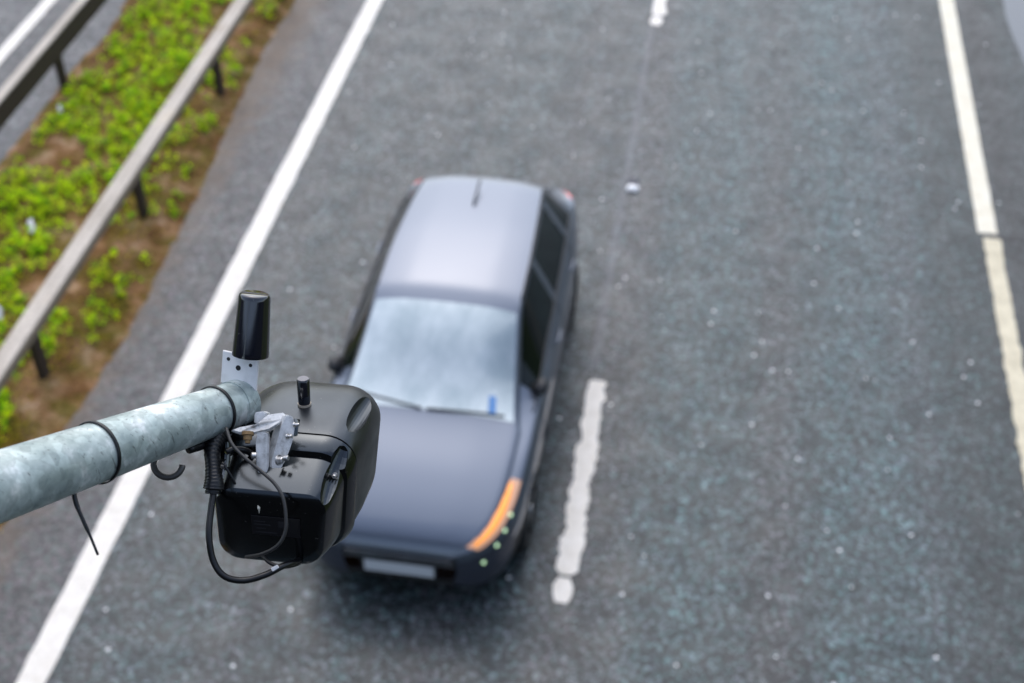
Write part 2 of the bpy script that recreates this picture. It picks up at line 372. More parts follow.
def leaves(name, mat, nclump, per, size, xr, thr, label, y0=2, y1=34, hgt=.14, spread=.058):
    bm = bmesh.new(); rnd = random.Random(hash(name) % 999 if 0 else len(name)*31)
    for _ in range(nclump):
        x = rnd.uniform(*xr); y = y0+(y1-y0)*rnd.random()**1.25
        if noise.noise(Vector((x*1.1, y*1.1, 2)))+.25*rnd.uniform(-1, 1) < thr(x): continue
        if x < eL(y)+.22 or x > eR(y)-.12: continue
        s = rnd.uniform(.55, 1.3)
        for k in range(int(per*s*s)):
            a = rnd.uniform(0, 6.283); rr = spread*s*math.sqrt(rnd.random()); px, py = x+rr*math.cos(a), y+rr*math.sin(a)
            h = vh(px, py)+rnd.uniform(.01, hgt)*s*(1-.5*(rr/(spread*s))**2)
            c = Vector((px, py, h)); L_ = size*rnd.uniform(.6, 1.4); wd = L_*rnd.uniform(.35, .6)
            d = Vector((math.cos(a+rnd.uniform(-1, 1)), math.sin(a+rnd.uniform(-1, 1)), rnd.uniform(-.2, .8))).normalized()
            sdv = d.cross(Vector((0, 0, 1))).normalized()
            sdv = (sdv+Vector((0, 0, rnd.uniform(-.5, .5)))).normalized()
            bm.faces.new([bm.verts.new(q) for q in (c-d*L_*.5, c+sdv*wd*.5, c+d*L_*.5, c-sdv*wd*.5)])
    NOFIX.add(name)
    o = obj(name, bm, mat, smooth=False); tag(o, label, None, None, 'stuff'); return o
leaves('green_weeds', MAT['leaf'], 9000, 17, .050, (-7.3, -4.95), lambda x: -.20 if x < -5.7 else (.02 if x < -5.45 else .22), 'bright green low weeds covering the central reserve')
leaves('moss', MAT['moss'], 3600, 20, .030, (-7.3, -4.95), lambda x: -.3 if x < -5.3 else -.08, 'olive moss and dead stems between the weeds', hgt=.03, spread=.14)
# scraps
for (x, y, s, lab) in ((-6.42, 9.8, .055, 'white paper scrap lying among the weeds left of the near barrier'), (-6.12, 8.46, .05, 'small white scrap at the left edge beside the near barrier'), (-7.02, 11.9, .035, 'pale pebble in the weeds near the left edge below the far barrier post')):
    bm = bmesh.new(); bmesh.ops.create_icosphere(bm, subdivisions=2, radius=s, matrix=Matrix.Translation((x, y, vh(x, y)+.12)) @ Matrix.Rotation(.5, 4, 'Z') @ Matrix.Rotation(.35, 4, 'X') @ Matrix.Diagonal((.5, 1.7, .18, 1)))
    for v in bm.verts: v.co += Vector([random.uniform(-.012, .012) for _ in range(3)])
    tag(obj('litter', bm, MAT['litter']), lab, 'litter')
# barriers
def barrier(xc, wd, ztop, posts, y0, y1, label, side, deep=.10):
    t = empty('crash_barrier', (xc, y0, 0), label, 'crash barrier')
    bm = bmesh.new(); h = deep; s = wd/2
    prof = [(-s, -.006), (-s, -h), (-s+.03, -h), (-s+.03, -.03), (-s+.04, -.02), (s-.04, -.02), (s-.03, -.03), (s-.03, -h), (s, -h), (s, -.006), (s-.006, 0), (-s+.006, 0)]
    prism(bm, [Vector((xc+a, y0, ztop+b)) for a, b in prof], Vector((0, y1-y0, 0)))
    obj('beam', bm, MAT['rail'], t, smooth=False)
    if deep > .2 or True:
        bm = bmesh.new(); boxm(bm, Vector((xc+s+.004, (y0+y1)/2, ztop-.02-(h-.02)/2)), .006, y1-y0, h-.025); obj('beam_shade', bm, MAT['raildark' if deep > .2 else 'railside'], t, smooth=False)  # dark strip paints in the shade along the beam's side
    for y in posts:
        bm = bmesh.new()
        boxm(bm, Vector((xc+side, y, (ztop-.03)/2-.06)), .012, .10, ztop-.03+.06-.03)
        boxm(bm, Vector((xc+side-.03, y-.05, (ztop-.03)/2-.06)), .06, .010, ztop-.03+.06-.03)
        boxm(bm, Vector((xc+side-.03, y+.05, (ztop-.03)/2-.06)), .06, .010, ztop-.03+.06-.03)
        obj('post', bm, MAT['raildark'], t, smooth=False)
    for y in [y0+3.3+4.8*k for k in range(int((y1-y0)/4.8))]:
        bm = bmesh.new(); boxm(bm, Vector((xc, y, ztop+.002)), wd-.05, .28, .006, bev=.002); obj('splice_plate', bm, MAT['rail'], t, smooth=False)
        break
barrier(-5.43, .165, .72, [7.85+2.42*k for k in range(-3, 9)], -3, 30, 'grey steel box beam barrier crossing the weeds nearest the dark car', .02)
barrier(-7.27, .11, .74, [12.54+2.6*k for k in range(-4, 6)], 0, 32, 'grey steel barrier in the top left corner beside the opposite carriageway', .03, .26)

# ------------------------------------------------------------ car
CX, CY = -1.79, 5.98
def lerp(a, b, t): return a+(b-a)*t
def pchip(xs, ys, x):
    if x <= xs[0]: return ys[0]
    if x >= xs[-1]: return ys[-1]
    n = len(xs); h = [xs[i+1]-xs[i] for i in range(n-1)]; d = [(ys[i+1]-ys[i])/h[i] for i in range(n-1)]
    m = [d[0]]+[0 if d[i-1]*d[i] <= 0 else (h[i-1]+h[i])*3/((2*h[i]+h[i-1])/d[i-1]+(h[i]+2*h[i-1])/d[i]) for i in range(1, n-1)]+[d[-1]]
    i = max(k for k in range(n-1) if xs[k] <= x); t = (x-xs[i])/h[i]
    return ys[i]*(1+2*t)*(1-t)**2+m[i]*h[i]*t*(1-t)**2+ys[i+1]*t*t*(3-2*t)+m[i+1]*h[i]*t*t*(t-1)
def T(s):
    xs, ys = zip(*s); return lambda x: pchip(xs, ys, x)
fW = T([(0, .42), (.03, .55), (.10, .67), (.25, .775), (.5, .84), (1, .875), (2.2, .885), (3.3, .87), (3.8, .82), (4.02, .74), (4.12, .64), (4.15, .56)])
fB = T([(0, .30), (.08, .23), (.3, .20), (3.8, .22), (4.1, .30), (4.15, .36)])
fS = T([(0, .60), (.05, .655), (.15, .70), (.5, .80), (.95, .90), (1.5, .93), (3.2, .97), (3.85, .98), (4.08, .92), (4.15, .80)])
fC = T([(0, .62), (.05, .69), (.15, .755), (.5, .88), (.96, .985), (1.04, 1.01), (1.86, 1.405), (2.0, 1.445), (2.6, 1.47), (3.3, 1.43), (3.52, 1.39), (3.62, 1.33), (4.0, 1.01), (4.10, .95), (4.15, .82)])
def fg(y):
    if y < .98: return 0
    if y < 1.88: return (y-.98)/.90
    if y < 3.48: return 1
    if y < 4.02: return 1-(y-3.48)/.54
    return 0
def section(y):
    W, B, S, C, g_ = fW(y), fB(y), fS(y), fC(y), fg(y)
    xr = lerp(W*.84, .60, g_**.8); zr = lerp(S+.6*(C-S)*.5, C-.075, g_)
    if y > 2.3: xr *= 1-.10*min(1, (y-2.3)/1.3)**1.5
    xb = lerp(W*.90, W*.925, min(1, g_*3))
    return [(0, B), (W*.86, B), (W*.965, B+.11 if S-B > .35 else B+.08), (W, lerp(B, S, .5)), (W*.985, lerp(B, S, .80)), (W*.945, S-.012), (xb, S+.012), (xr, zr), (xr*.93, lerp(zr, C, .48)), (xr*.55, lerp(zr, C, .90)), (0, C)]
NS = 6
def dense(y):
    s = section(y); q = [(-s[1][0], s[1][1])]+s+[(-s[-2][0], s[-2][1])]; r = []
    for i in range(1, len(q)-2):
        lin = i-1 in (6,)
        for k in range(NS):
            t = k/NS
            pt = []
            for c in (0, 1):
                a, b, cc, d = (q[i+o][c] for o in (-1, 0, 1, 2))
                v = .5*(2*b+(cc-a)*t+(2*a-5*b+4*cc-d)*t*t+(3*b-a-3*cc+d)*t**3)
                l_ = lerp(b, cc, t)
                pt.append(lerp(l_, v, .15 if lin else .6))
            r.append((max(0, pt[0]), pt[1]))
    r.append(s[-1]); return r
ys = [0, .012, .03, .055, .085, .12, .16, .2]+[.25+.05*k for k in range(15)]+[.98+.05*k for k in range(19)]+[1.93+.05*k for k in range(32)]+[3.52, 3.56]+[3.60+.04*k for k in range(11)]+[4.02, 4.05, 4.08, 4.11, 4.135, 4.15]
ys = sorted(set(round(v, 4) for v in ys))
NP = 10*NS+1
def region(y, j):      # j = section parameter 0..10
    if 1.02 <= y <= 1.84 and j > 8.0: return 'windscreen'
    if 3.62 <= y <= 3.96 and j > 8.0: return 'rear_window'
    if 6.15 < j < 6.95:
        if 1.36 <= y <= 2.36: return 'front_window'
        if 2.46 <= y <= 3.25: return 'rear_side_window'
        if 3.32 <= y <= 3.58: return 'quarter_window'
    if .055 <= y <= .62 and 5.1 < j < 7.9-1.1*(y-.055)/.55: return 'headlamp'
    if y < .32 and j < 4.2: return 'bumper'
    if 1.0 < j < 3.3: return 'shaded_sill'  # lower body coloured dark to stand in for its dark reflections
    if 3.90 <= y <= 4.12 and 3.9 < j < 6.2: return 'tail_lamp'
    return 'body'
parts = {}
for sgn in (1, -1):
    secs = [dense(y) for y in ys]
    for i in range(len(ys)-1):
        for j in range(NP-1):
            ym = (ys[i]+ys[i+1])/2; jm = (j+.5)/NS
            rg = region(ym, jm)
            key = (rg, 0) if rg in ('body', 'windscreen', 'rear_window', 'grille', 'bumper') else (rg, sgn)
            q = [(sgn*secs[a][b][0], ys[a], secs[a][b][1]) for a, b in ((i, j), (i+1, j), (i+1, j+1), (i, j+1))]
            if sgn < 0: q.reverse()
            parts.setdefault(key, []).append(q)
YS = 1.03
def cw(p): return Vector((CX+p[0], CY+p[1]*YS, p[2]))
car = empty('car', (CX, CY+2.07, 0), 'dark blue-grey hatchback with a lit amber lamp driving on the motorway behind the black camera', 'car')
def quads(name, qs, mat, parent, inset=0, caps=()):
    bm = bmesh.new()
    for q in qs:
        vs = [bm.verts.new(cw(p)) for p in q]
        try: bm.faces.new(vs)
        except ValueError: pass
    bmesh.ops.remove_doubles(bm, verts=bm.verts, dist=.0004)
    bmesh.ops.dissolve_degenerate(bm, edges=bm.edges, dist=.0003)
    for c_ in caps:
        es = [e for e in bm.edges if e.is_boundary and all(abs(v.co.y-(CY+c_*YS)) < .001 for v in e.verts)]
        if es:
            bmesh.ops.contextual_create(bm, geom=es)
    bmesh.ops.recalc_face_normals(bm, faces=bm.faces)
    if inset:
        for v in bm.verts: v.normal_update()
        for v in bm.verts: v.co -= v.normal*inset
    return bm
bmb = quads('body', parts[('body', 0)], None, None, caps=(0, 4.15))
body = obj('body', bmb, MAT['paint'], car)
# wheel arches cut from the body
WH = (.78, 3.32)
cut = bmesh.new()
for y in WH:
    for sx in (-1, 1):
        bmesh.ops.create_cone(cut, cap_ends=True, segments=40, radius1=.355, radius2=.355, depth=.5, matrix=Matrix.Translation((CX+sx*.86, CY+y, .31)) @ Matrix.Rotation(R(90), 4, 'Y'))
cme = bpy.data.meshes.new('cut'); cut.to_mesh(cme); cut.free(); cob = bpy.data.objects.new('cut', cme); col.objects.link(cob)
# give the shell a skin so the cut is clean
def boolean(o, cutter, op='DIFFERENCE'):
    md = o.modifiers.new('b', 'BOOLEAN'); md.object = cutter; md.operation = op; md.solver = 'EXACT'
    dg = bpy.context.evaluated_depsgraph_get(); me = bpy.data.meshes.new_from_object(o.evaluated_get(dg)); o.modifiers.clear(); o.data = me
def bis_delete(o, y):   # open arches: remove side faces inside the wheel circle
    bm = bmesh.new(); bm.from_mesh(o.data)
    for v in bm.verts:
        dy, dz = v.co.y-(CY+y*YS), v.co.z-.31; r = math.hypot(dy, dz)
        if abs(v.co.x-CX) > .70 and .30 < r < .365 and dz > -.12: 
            v.co.y = CY+y*YS+dy/r*.355; v.co.z = .31+dz/r*.355
    rm = [f for f in bm.faces if all(abs(v.co.x-CX) > .70 and math.hypot(v.co.y-(CY+y*YS), v.co.z-.31) < .3552 for v in f.verts)]
    bmesh.ops.delete(bm, geom=rm, context='FACES'); bm.to_mesh(o.data); bm.free()
for y in WH: bis_delete(body, y)
bpy.data.objects.remove(cob)
autosharp(body, 40)
mats = {'windscreen': 'screen', 'rear_window': 'glass', 'front_window': 'glass', 'rear_side_window': 'glass', 'quarter_window': 'glass', 'headlamp': 'lamp', 'tail_lamp': 'tail', 'grille': 'trim', 'bumper': 'bumper', 'shaded_sill': 'trim'}
made = {}
for (rg, s), qs in parts.items():
    if rg == 'body': continue
    name = {'front_window': 'side_window', 'rear_side_window': 'side_window', 'quarter_window': 'side_window'}.get(rg, rg)
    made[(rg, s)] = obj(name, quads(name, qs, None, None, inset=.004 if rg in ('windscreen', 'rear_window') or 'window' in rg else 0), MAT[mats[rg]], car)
    if rg in ('shaded_sill', 'bumper'):
        for y in WH: bis_delete(made[(rg, s)], y)
# dark surrounds: window frames and screen seal
def strip_on(name, pts, r, mat, parent=car, n=8):
    bm = bmesh.new(); tube(bm, [cw(p) for p in pts], r, n); return obj(name, bm, mat, parent)
def surf(y, j, sgn=1):
    d = dense(y); k = j*NS; i = int(min(k, NP-2)); t = k-i
    return (sgn*lerp(d[i][0], d[i+1][0], t), y, lerp(d[i][1], d[i+1][1], t))
def yr(a, b, n): return [a+(b-a)*i/n for i in range(n+1)]
for s in (1, -1):
    strip_on('window_trim', [surf(y, 6.12, s) for y in yr(1.2, 3.62, 30)], .009, MAT['chrome'] if False else MAT['trim'])
    strip_on('roof_rail', [surf(y, 7.35, s) for y in yr(1.95, 3.5, 24)], .010, MAT['trim'])
    strip_on('side_moulding', [tuple(Vector(surf(y, 3.3, s))+Vector((s*.006, 0, 0))) for y in yr(1.25, 2.9, 12)], .012, MAT['trim'])
    for y in (2.05, 2.95):     # handles
        p = Vector(surf(y, 4.6, s)); strip_on('door_handle', [tuple(p+Vector((s*a, b, 0))) for a, b in ((-.004, 0), (.022, .02), (.024, .09), (.022, .14), (-.004, .16))], .011, MAT['paint'])
    for y in (1.30, 2.41, 3.18):    # shut lines
        strip_on('door_seam', [surf(y, j, s) for j in yr(1.6, 6.1, 24)], .0035, MAT['hole'], n=6)
    # hood shut line
    strip_on('hood_seam', [surf(y, 7.3, s) for y in yr(.34, .97, 12)], .004, MAT['hole'], n=6)
    strip_on('bumper_seam', [surf(y, 4.25, s) for y in yr(.03, .33, 8)], .004, MAT['hole'], n=6)
    # mirrors
    p = Vector(surf(1.40, 6.3, s)); bm = bmesh.new()
    bmesh.ops.create_uvsphere(bm, u_segments=20, v_segments=12, radius=1, matrix=Matrix.Translation(cw(p+Vector((s*.055, .03, .02)))) @ Matrix.Diagonal((.055, .085, .055, 1)))
    mr = obj('door_mirror', bm, MAT['trim'], car)
    bm = bmesh.new(); tube(bm, [cw(p+Vector((-s*.02, .02, 0))), cw(p+Vector((s*.04, .01, .01)))], .025, 10); obj('mirror_stalk', bm, MAT['trim'], mr)
    # wheels
    for y in WH:
        bm = bmesh.new(); c = cw((s*.76, y, .31)); n = 40
        prof = [(.20, -.10), (.29, -.10), (.308, -.08), (.312, -.05), (.312, .05), (.308, .08), (.29, .10), (.20, .10)]
        rg = [[bm.verts.new(c+Vector((b, r_*math.cos(2*math.pi*k/n), r_*math.sin(2*math.pi*k/n)))) for k in range(n)] for r_, b in prof]
        for a, b in zip(rg, rg[1:]):
            for k in range(n): bm.faces.new((a[k], a[(k+1) % n], b[(k+1) % n], b[k]))
        wh = obj('wheel', bm, MAT['tyre'], car)
        bm = bmesh.new(); o_ = s*.085
        for k in range(5):
            t = 2*math.pi*k/5; d = Vector((0, math.cos(t), math.sin(t))); e = Vector((0, -math.sin(t), math.cos(t)))
            prism(bm, [c+Vector((o_, 0, 0))+d*.03+e*.03, c+Vector((o_, 0, 0))+d*.20+e*.045, c+Vector((o_, 0, 0))+d*.20-e*.045, c+Vector((o_, 0, 0))+d*.03-e*.03], Vector((-s*.02, 0, 0)))
        bmesh.ops.create_cone(bm, cap_ends=True, segments=24, radius1=.05, radius2=.04, depth=.04, matrix=Matrix.Translation(c+Vector((o_-s*.012, 0, 0))) @ Matrix.Rotation(R(90), 4, 'Y'))
        tube(bm, [c+Vector((o_-s*.03, .2*math.cos(2*math.pi*k/40), .2*math.sin(2*math.pi*k/40))) for k in range(41)], .014, 8, False)
        obj('rim', bm, MAT['rim'], wh, smooth=False)
        bm = bmesh.new(); bmesh.ops.create_cone(bm, cap_ends=True, segments=32, radius1=.20, radius2=.20, depth=.02, matrix=Matrix.Translation(c+Vector((s*.02, 0, 0))) @ Matrix.Rotation(R(90), 4, 'Y')); obj('brake_disc', bm, MAT['raildark'], wh, smooth=False)
        # arch liner
        bm = bmesh.new(); n = 24; ra = [], []
        for k in range(n+1):
            t = R(-25)+R(230)*k/n
            for q, x in enumerate((.50, .84)): ra[q].append(bm.verts.new(cw((s*x, y+.358*math.cos(t), .31+.358*math.sin(t)))))
        for k in range(n): bm.faces.new((ra[0][k], ra[0][k+1], ra[1][k+1], ra[1][k]))
        bm.faces.new(ra[0]); obj('wheel_liner', bm, MAT['hole'], car)
# amber unit inside the lamp on the viewer's right, LEDs below it
for s in (1, -1):
    bm = bmesh.new(); pts = [Vector(surf(y, 6.6, s))+Vector((0, 0, .002)) for y in yr(.07, .56, 8)]
    tube(bm, [cw(p) for p in pts], [.014+.014*math.sin(math.pi*k/8) for k in range(9)], 10)
    o = obj('indicator_lamp', bm, MAT['amber'], made[('headlamp', s)])
for s in (1, -1):
    for k in range(4):
        y = [.34, .235, .145, .06][k]; j = [5.0, 4.7, 4.3, 3.6][k]; p = Vector(surf(y, j, s))
        bm = bmesh.new(); bmesh.ops.create_uvsphere(bm, u_segments=12, v_segments=8, radius=.014, matrix=Matrix.Translation(cw(p))); obj('daytime_light', bm, MAT['led'], car)
# number plate, lower intake, bonnet vents, wipers, aerial, sticker
pl = bmesh.new(); boxm(pl, cw((0, -.018, .44)), .52, .016, .115, bev=.004); np_ = obj('number_plate', pl, MAT['nplate'], car, smooth=False)
pl = bmesh.new(); boxm(pl, cw((0, -.012, .44)), .56, .02, .15, bev=.004); obj('plate_frame', pl, MAT['trim'], np_, smooth=False)
gb = bmesh.new(); boxm(gb, cw((0, -.002, .55)), .84, .012, .09, bev=.004); made[('grille', 0)] = obj('grille', gb, MAT['hole'], car, smooth=False)
gb = bmesh.new()
for z in (.52, .55, .58): boxm(gb, cw((0, -.010, z)), .80, .014, .010)
obj('grille_slats', gb, MAT['chrome'], made[('grille', 0)], smooth=False)
li = bmesh.new(); boxm(li, cw((0, -.003, .335)), .80, .02, .05, bev=.006); obj('lower_intake', li, MAT['hole'], car, smooth=False)
for s in (-1, 1):
    strip_on('wiper', [tuple(Vector(surf(1.03+.10*t, 9.9-(1.6*t if s < 0 else 0)-(.0 if s < 0 else 0), s if s < 0 else 1))+Vector((.62*t if s > 0 else 0, 0, .016))) for t in (0, .25, .5, .75, 1)] if s < 0 else [tuple(Vector(surf(1.03+.03*t, 10-1.7*t, 1))+Vector((0, 0, .016))) for t in (0, .25, .5, .75, 1)], .007, MAT['trim'])
p = Vector(surf(3.02, 10)); strip_on('roof_aerial', [tuple(p+Vector((0, 0, -.005))), tuple(p+Vector((0, .02, .02))), tuple(p+Vector((0, .30, .05)))], .010, MAT['trim'])
bm = bmesh.new(); a_, b_ = [], []
q = [surf(1.06, 8.75), surf(1.06, 8.55), surf(1.20, 8.55), surf(1.20, 8.75)]
bm.faces.new([bm.verts.new(cw(Vector(p)+Vector((0, -.004, .008)))) for p in q]); obj('windscreen_sticker', bm, MAT['sticker'], made[('windscreen', 0)], smooth=False)

# ------------------------------------------------------------ footbridge the photograph is taken from (behind the lens) carrying the pole
fb = empty('footbridge', (0, -1.6, 6.4)); tag(fb, kind='structure')
for o_, (c, sx, sy, sz) in {'deck': ((0, -1.75, 6.35), 40, 3.0, .35), 'parapet': ((0, -.32, 7.05), 40, .10, 1.05), 'coping': ((0, -.32, 7.60), 40, .20, .06), 'rear_parapet': ((0, -3.2, 7.05), 40, .10, 1.05)}.items():
    bm = bmesh.new(); boxm(bm, Vector(c), sx, sy, sz, bev=.01); tag(obj(o_, bm, MAT['bridge'], fb, smooth=False), kind='structure')
for x in (-14, 12.5):
    bm = bmesh.new(); boxm(bm, Vector((x, -1.75, 3.06)), .9, 1.6, 6.2, bev=.05); tag(obj('pier', bm, MAT['concrete'], fb, smooth=False), kind='structure')

# ------------------------------------------------------------ pole
A = P(0, 486, 1.22); B = P(230, 406, 1.50); pd = (B-A).normalized()
E_ = B+pd*.022; S_ = A-pd*1.15
rA, rB = .0325, .0262
def rad_at(p): return lerp(rA, rB, (p-A).dot(pd)/(B-A).length)
pole = empty('mounting_pole', S_, 'mottled galvanised steel pole reaching in from the left and holding the black camera', 'pole')
bm = bmesh.new(); pts = [S_, A, A+pd*.1, A+pd*.2, B, E_]
rd = [.036]+[rad_at(p) for p in pts[1:]]
tube(bm, pts, rd, 64, False); tube(bm, [E_-pd*.0002, E_-pd*.03], [rad_at(E_), rad_at(E_)-.004], 64, False)
tube(bm, [E_, E_+pd*.0001], [rad_at(E_), rad_at(E_)-.004], 64, False)
obj('pole_tube', bm, MAT['galv'], pole)
bm = bmesh.new(); tube(bm, [E_-pd*.02, E_-pd*.021], rad_at(E_)-.001, 40); obj('pole_plug', bm, MAT['hole'], pole)
pu = (V(0, 1, 0)-pd*V(0, 1, 0).dot(pd)).normalized(); pr = pd.cross(pu).normalized()   # pu = up side of the pole as seen
def around(c, r, a): return c+(pu*math.sin(a)+pr*math.cos(a))*r
def onaxis(px):  # point of the axis that shows at column px
    best = min((abs((lambda c: 512+c.x/-c.z*F)(RC.transposed() @ (A+pd*(s/1000)-CL))-px), s) for s in range(-50, 420)); return A+pd*(best[1]/1000)
for k, px in enumerate((108, 236)):
    c = onaxis(px-12 if k == 0 else px-21); bm = bmesh.new(); r = rad_at(c)+.0008
    n = 60; ring = []
    for q, off in ((0, -.002), (0, .002), (.0014, .0016), (.0014, -.0016)):
        ring.append([bm.verts.new(around(c+pd*off, r+q, 2*math.pi*i/n)) for i in range(n)])
    for a_, b_ in zip(ring, ring[1:]+ring[:1]):
        for i in range(n): bm.faces.new((a_[i], a_[(i+1) % n], b_[(i+1) % n], b_[i]))
    tie = obj('cable_tie', bm, MAT['cable'], pole)
    if k == 0:
        bm = bmesh.new(); tube(bm, spline([P(73, 488, 1.285), P(76, 503, 1.283), P(83, 520, 1.28), P(91, 538, 1.28), P(98, 555, 1.28)], 4), [.0024]*6+[.0019]*5+[.0013]*6, 8); obj('tie_tail', bm, MAT['cable'], tie)
        bm = bmesh.new(); boxm(bm, P(74, 489, 1.29), .007, .007, .006, RC, .001); obj('tie_lock', bm, MAT['cable'], tie)
# worn steel C-hook below the pole
bm = bmesh.new(); pts = []
for k in range(22):
    t = R(100)+R(255)*k/21; pts.append(P(168+14.5*math.cos(t), 464-13.5*math.sin(t), 1.42+.004*math.sin(t)))
tube(bm, pts, .0034, 10)
tag(obj('cable_hook', bm, simple('hook_steel', (.09, .085, .08), .5, .6)), 'dark open metal hook hanging under the pole', 'hook')

# ------------------------------------------------------------ antenna on its drilled plate
ant = empty('stub_antenna', P(243, 385, 1.49), 'glossy black stub antenna upright on a white drilled plate at the pole end', 'antenna')
ax = V(.125, 1, .265).normalized(); zb = 1.495
base = P(250.5, 355, zb)
hgt = .0715; bm = bmesh.new(); n = 48; prof = [(-.0005, .0195), (.0, .0207), (.003, .0209), (.006, .0205), (hgt-.006, .0178), (hgt-.003, .0174), (hgt-.001, .0164), (hgt, .0145)]
tube(bm, [base+ax*h for h, r in prof], [r for h, r in prof], n); o = obj('radome', bm, MAT['gloss'], ant); autosharp(o, 50)
wv = (ax.cross(pd).normalized()*(1 if (RC.transposed() @ ax.cross(pd)).x > 0 else -1)*.75+V(.97, -.12, 0)*.5); wv = (wv-ax*wv.dot(ax)).normalized()
if (RC.transposed() @ wv).x < 0: wv = -wv
nv = wv.cross(ax).normalized()
if (RC.transposed() @ nv).z < 0: nv = -nv
pc = base-ax*.001
bm = bmesh.new(); hw = .0225; o0 = pc-wv*.0125-ax*.0005
prism(bm, [o0-wv*hw, o0+wv*hw, o0+wv*hw-ax*.040, o0-wv*hw-ax*.038], nv*-.003, .0006)
pl = obj('mounting_plate', bm, MAT['plate'], ant, smooth=False)
bm = bmesh.new(); c0 = o0-wv*.002-nv*.004
# strap that hugs the pole behind the plate
for (a_, b_, r) in ((-.0145, -.0085, .0021), (.0135, -.0105, .0021), (-.0015, -.0165, .0031)):
    c = o0+wv*a_+ax*b_; bm2 = bmesh.new(); tube(bm2, [c+nv*.0004, c-nv*.0005], r, 16); obj('bolt_hole', bm2, MAT['hole'], pl, smooth=False)
bm.free()
cs = onaxis(228); bm = bmesh.new(); tube(bm, [E_-pd*.020, E_-pd*.001], rad_at(E_)+.0016, 48, False); tube(bm, [E_-pd*.020, E_-pd*.0201], [rad_at(E_)+.0016, rad_at(E_)], 48, False); obj('clamp_band', bm, MAT['galv'], ant)

# ------------------------------------------------------------ black traffic camera
ca = V(.113, .471, -.875).normalized(); cw_ = V(.993, -.077, .087); cw_ = (cw_-ca*cw_.dot(ca)).normalized(); ch = cw_.cross(ca).normalized()
if (RC.transposed() @ ch).y < 0: ch = -ch
O = P(272, 529, 1.455)
def D(s, x, y): return O+ca*s+cw_*x+ch*y
tcam = empty('traffic_camera', D(.09, 0, -.08), 'black plastic traffic camera seen from behind hanging at the end of the pole', 'camera')
def rrect(hw, hh, r, n=9, topr=None, tl=1, tap=0):
    pts = []
    r0 = r
    for (cx, cy, a0, rr) in ((hw-r, hh-(topr or r), 0, 0), (-(hw-r*tl), hh-r*tl, 90, 0), (-(hw-r), -(hh-r), 180, 0), (hw-r, -(hh-r), 270, 0)):
        r = r0*tl if a0 == 90 else r0; ry = r
        for k in range(n+1):
            t = R(a0+90*k/n); x, y = cx+r*math.cos(t), cy+ry*math.sin(t)
            if x > 0: x -= tap*(hh-y)/(2*hh)*min(1, x/.02)
            pts.append((x, y))
    return pts
def loft(secs, capa=True, capb=True, tl=1, tap=0):
    bm = bmesh.new(); rings = []
    for (s, x, y, hw, hh, r) in secs:
        rings.append([bm.verts.new(D(s, x+a, y+b)) for a, b in rrect(hw, hh, r, tl=tl, tap=tap)])
    n = len(rings[0])
    for a_, b_ in zip(rings, rings[1:]):
        for k in range(n): bm.faces.new((a_[k], a_[(k+1) % n], b_[(k+1) % n], b_[k]))
    if capa: bm.faces.new(rings[0])
    if capb: bm.faces.new(rings[-1])
    return bm
def capsule_cut(p, q, r, flat=1.0):
    bm = bmesh.new(); d = (q-p).normalized(); L0 = (q-p).length; n = 12; pts, rs = [], []
    for k in range(n+1):
        t = k/n; pts.append(p+(q-p)*t); rs.append(max(.0004, r*math.sqrt(max(0, 1-(2*t-1)**2))))
    tube(bm, pts, rs, 24); me = bpy.data.meshes.new('c'); bmesh.ops.recalc_face_normals(bm, faces=bm.faces); bm.to_mesh(me); bm.free()
    o = bpy.data.objects.new('c', me); col.objects.link(o); return o
# rear cover: small flat back, drafted sides, step, wide collar
cov = [(0.000, 0, 0, .052, .038, .018), (.001, 0, 0, .058, .0435, .021), (.004, 0, 0, .0625, .0475, .024), (.010, 0, 0, .0655, .050, .026), (.030, .001, .002, .069, .056, .029), (.048, .0015, .003, .0715, .061, .032),
       (.0495, .0015, .003, .0708, .0605, .031), (.051, .0015, .004, .0745, .067, .035), (.054, .0015, .0045, .0765, .069, .036), (.066, .002, .005, .080, .0735, .038), (.0715, .002, .005, .0808, .0745, .038)]
rear = obj('rear_cover', loft(cov, tap=.010), MAT['cover'], tcam)
hd = [(.0728, .002, .005, .0795, .0732, .038), (.0732, .002, .005, .0818, .0755, .039), (.080, .002, .005, .0832, .077, .040), (.12, .002, .004, .0870, .080, .043), (.155, .002, .003, .0885, .081, .046), (.172, .002, .002, .0880, .0800, .046), (.186, .002, .001, .0860, .0775, .045), (.197, .002, -.001, .0825, .073, .043), (.204, .002, -.002, .078, .068, .041), (.206, .002, -.002, .074, .064, .038),
      (.206, .002, -.002, .071, .061, .036), (.150, .002, .0, .070, .061, .036)]
hood = obj('sunshield', loft(hd, tl=1.6, tap=.016), MAT['hood'], tcam)
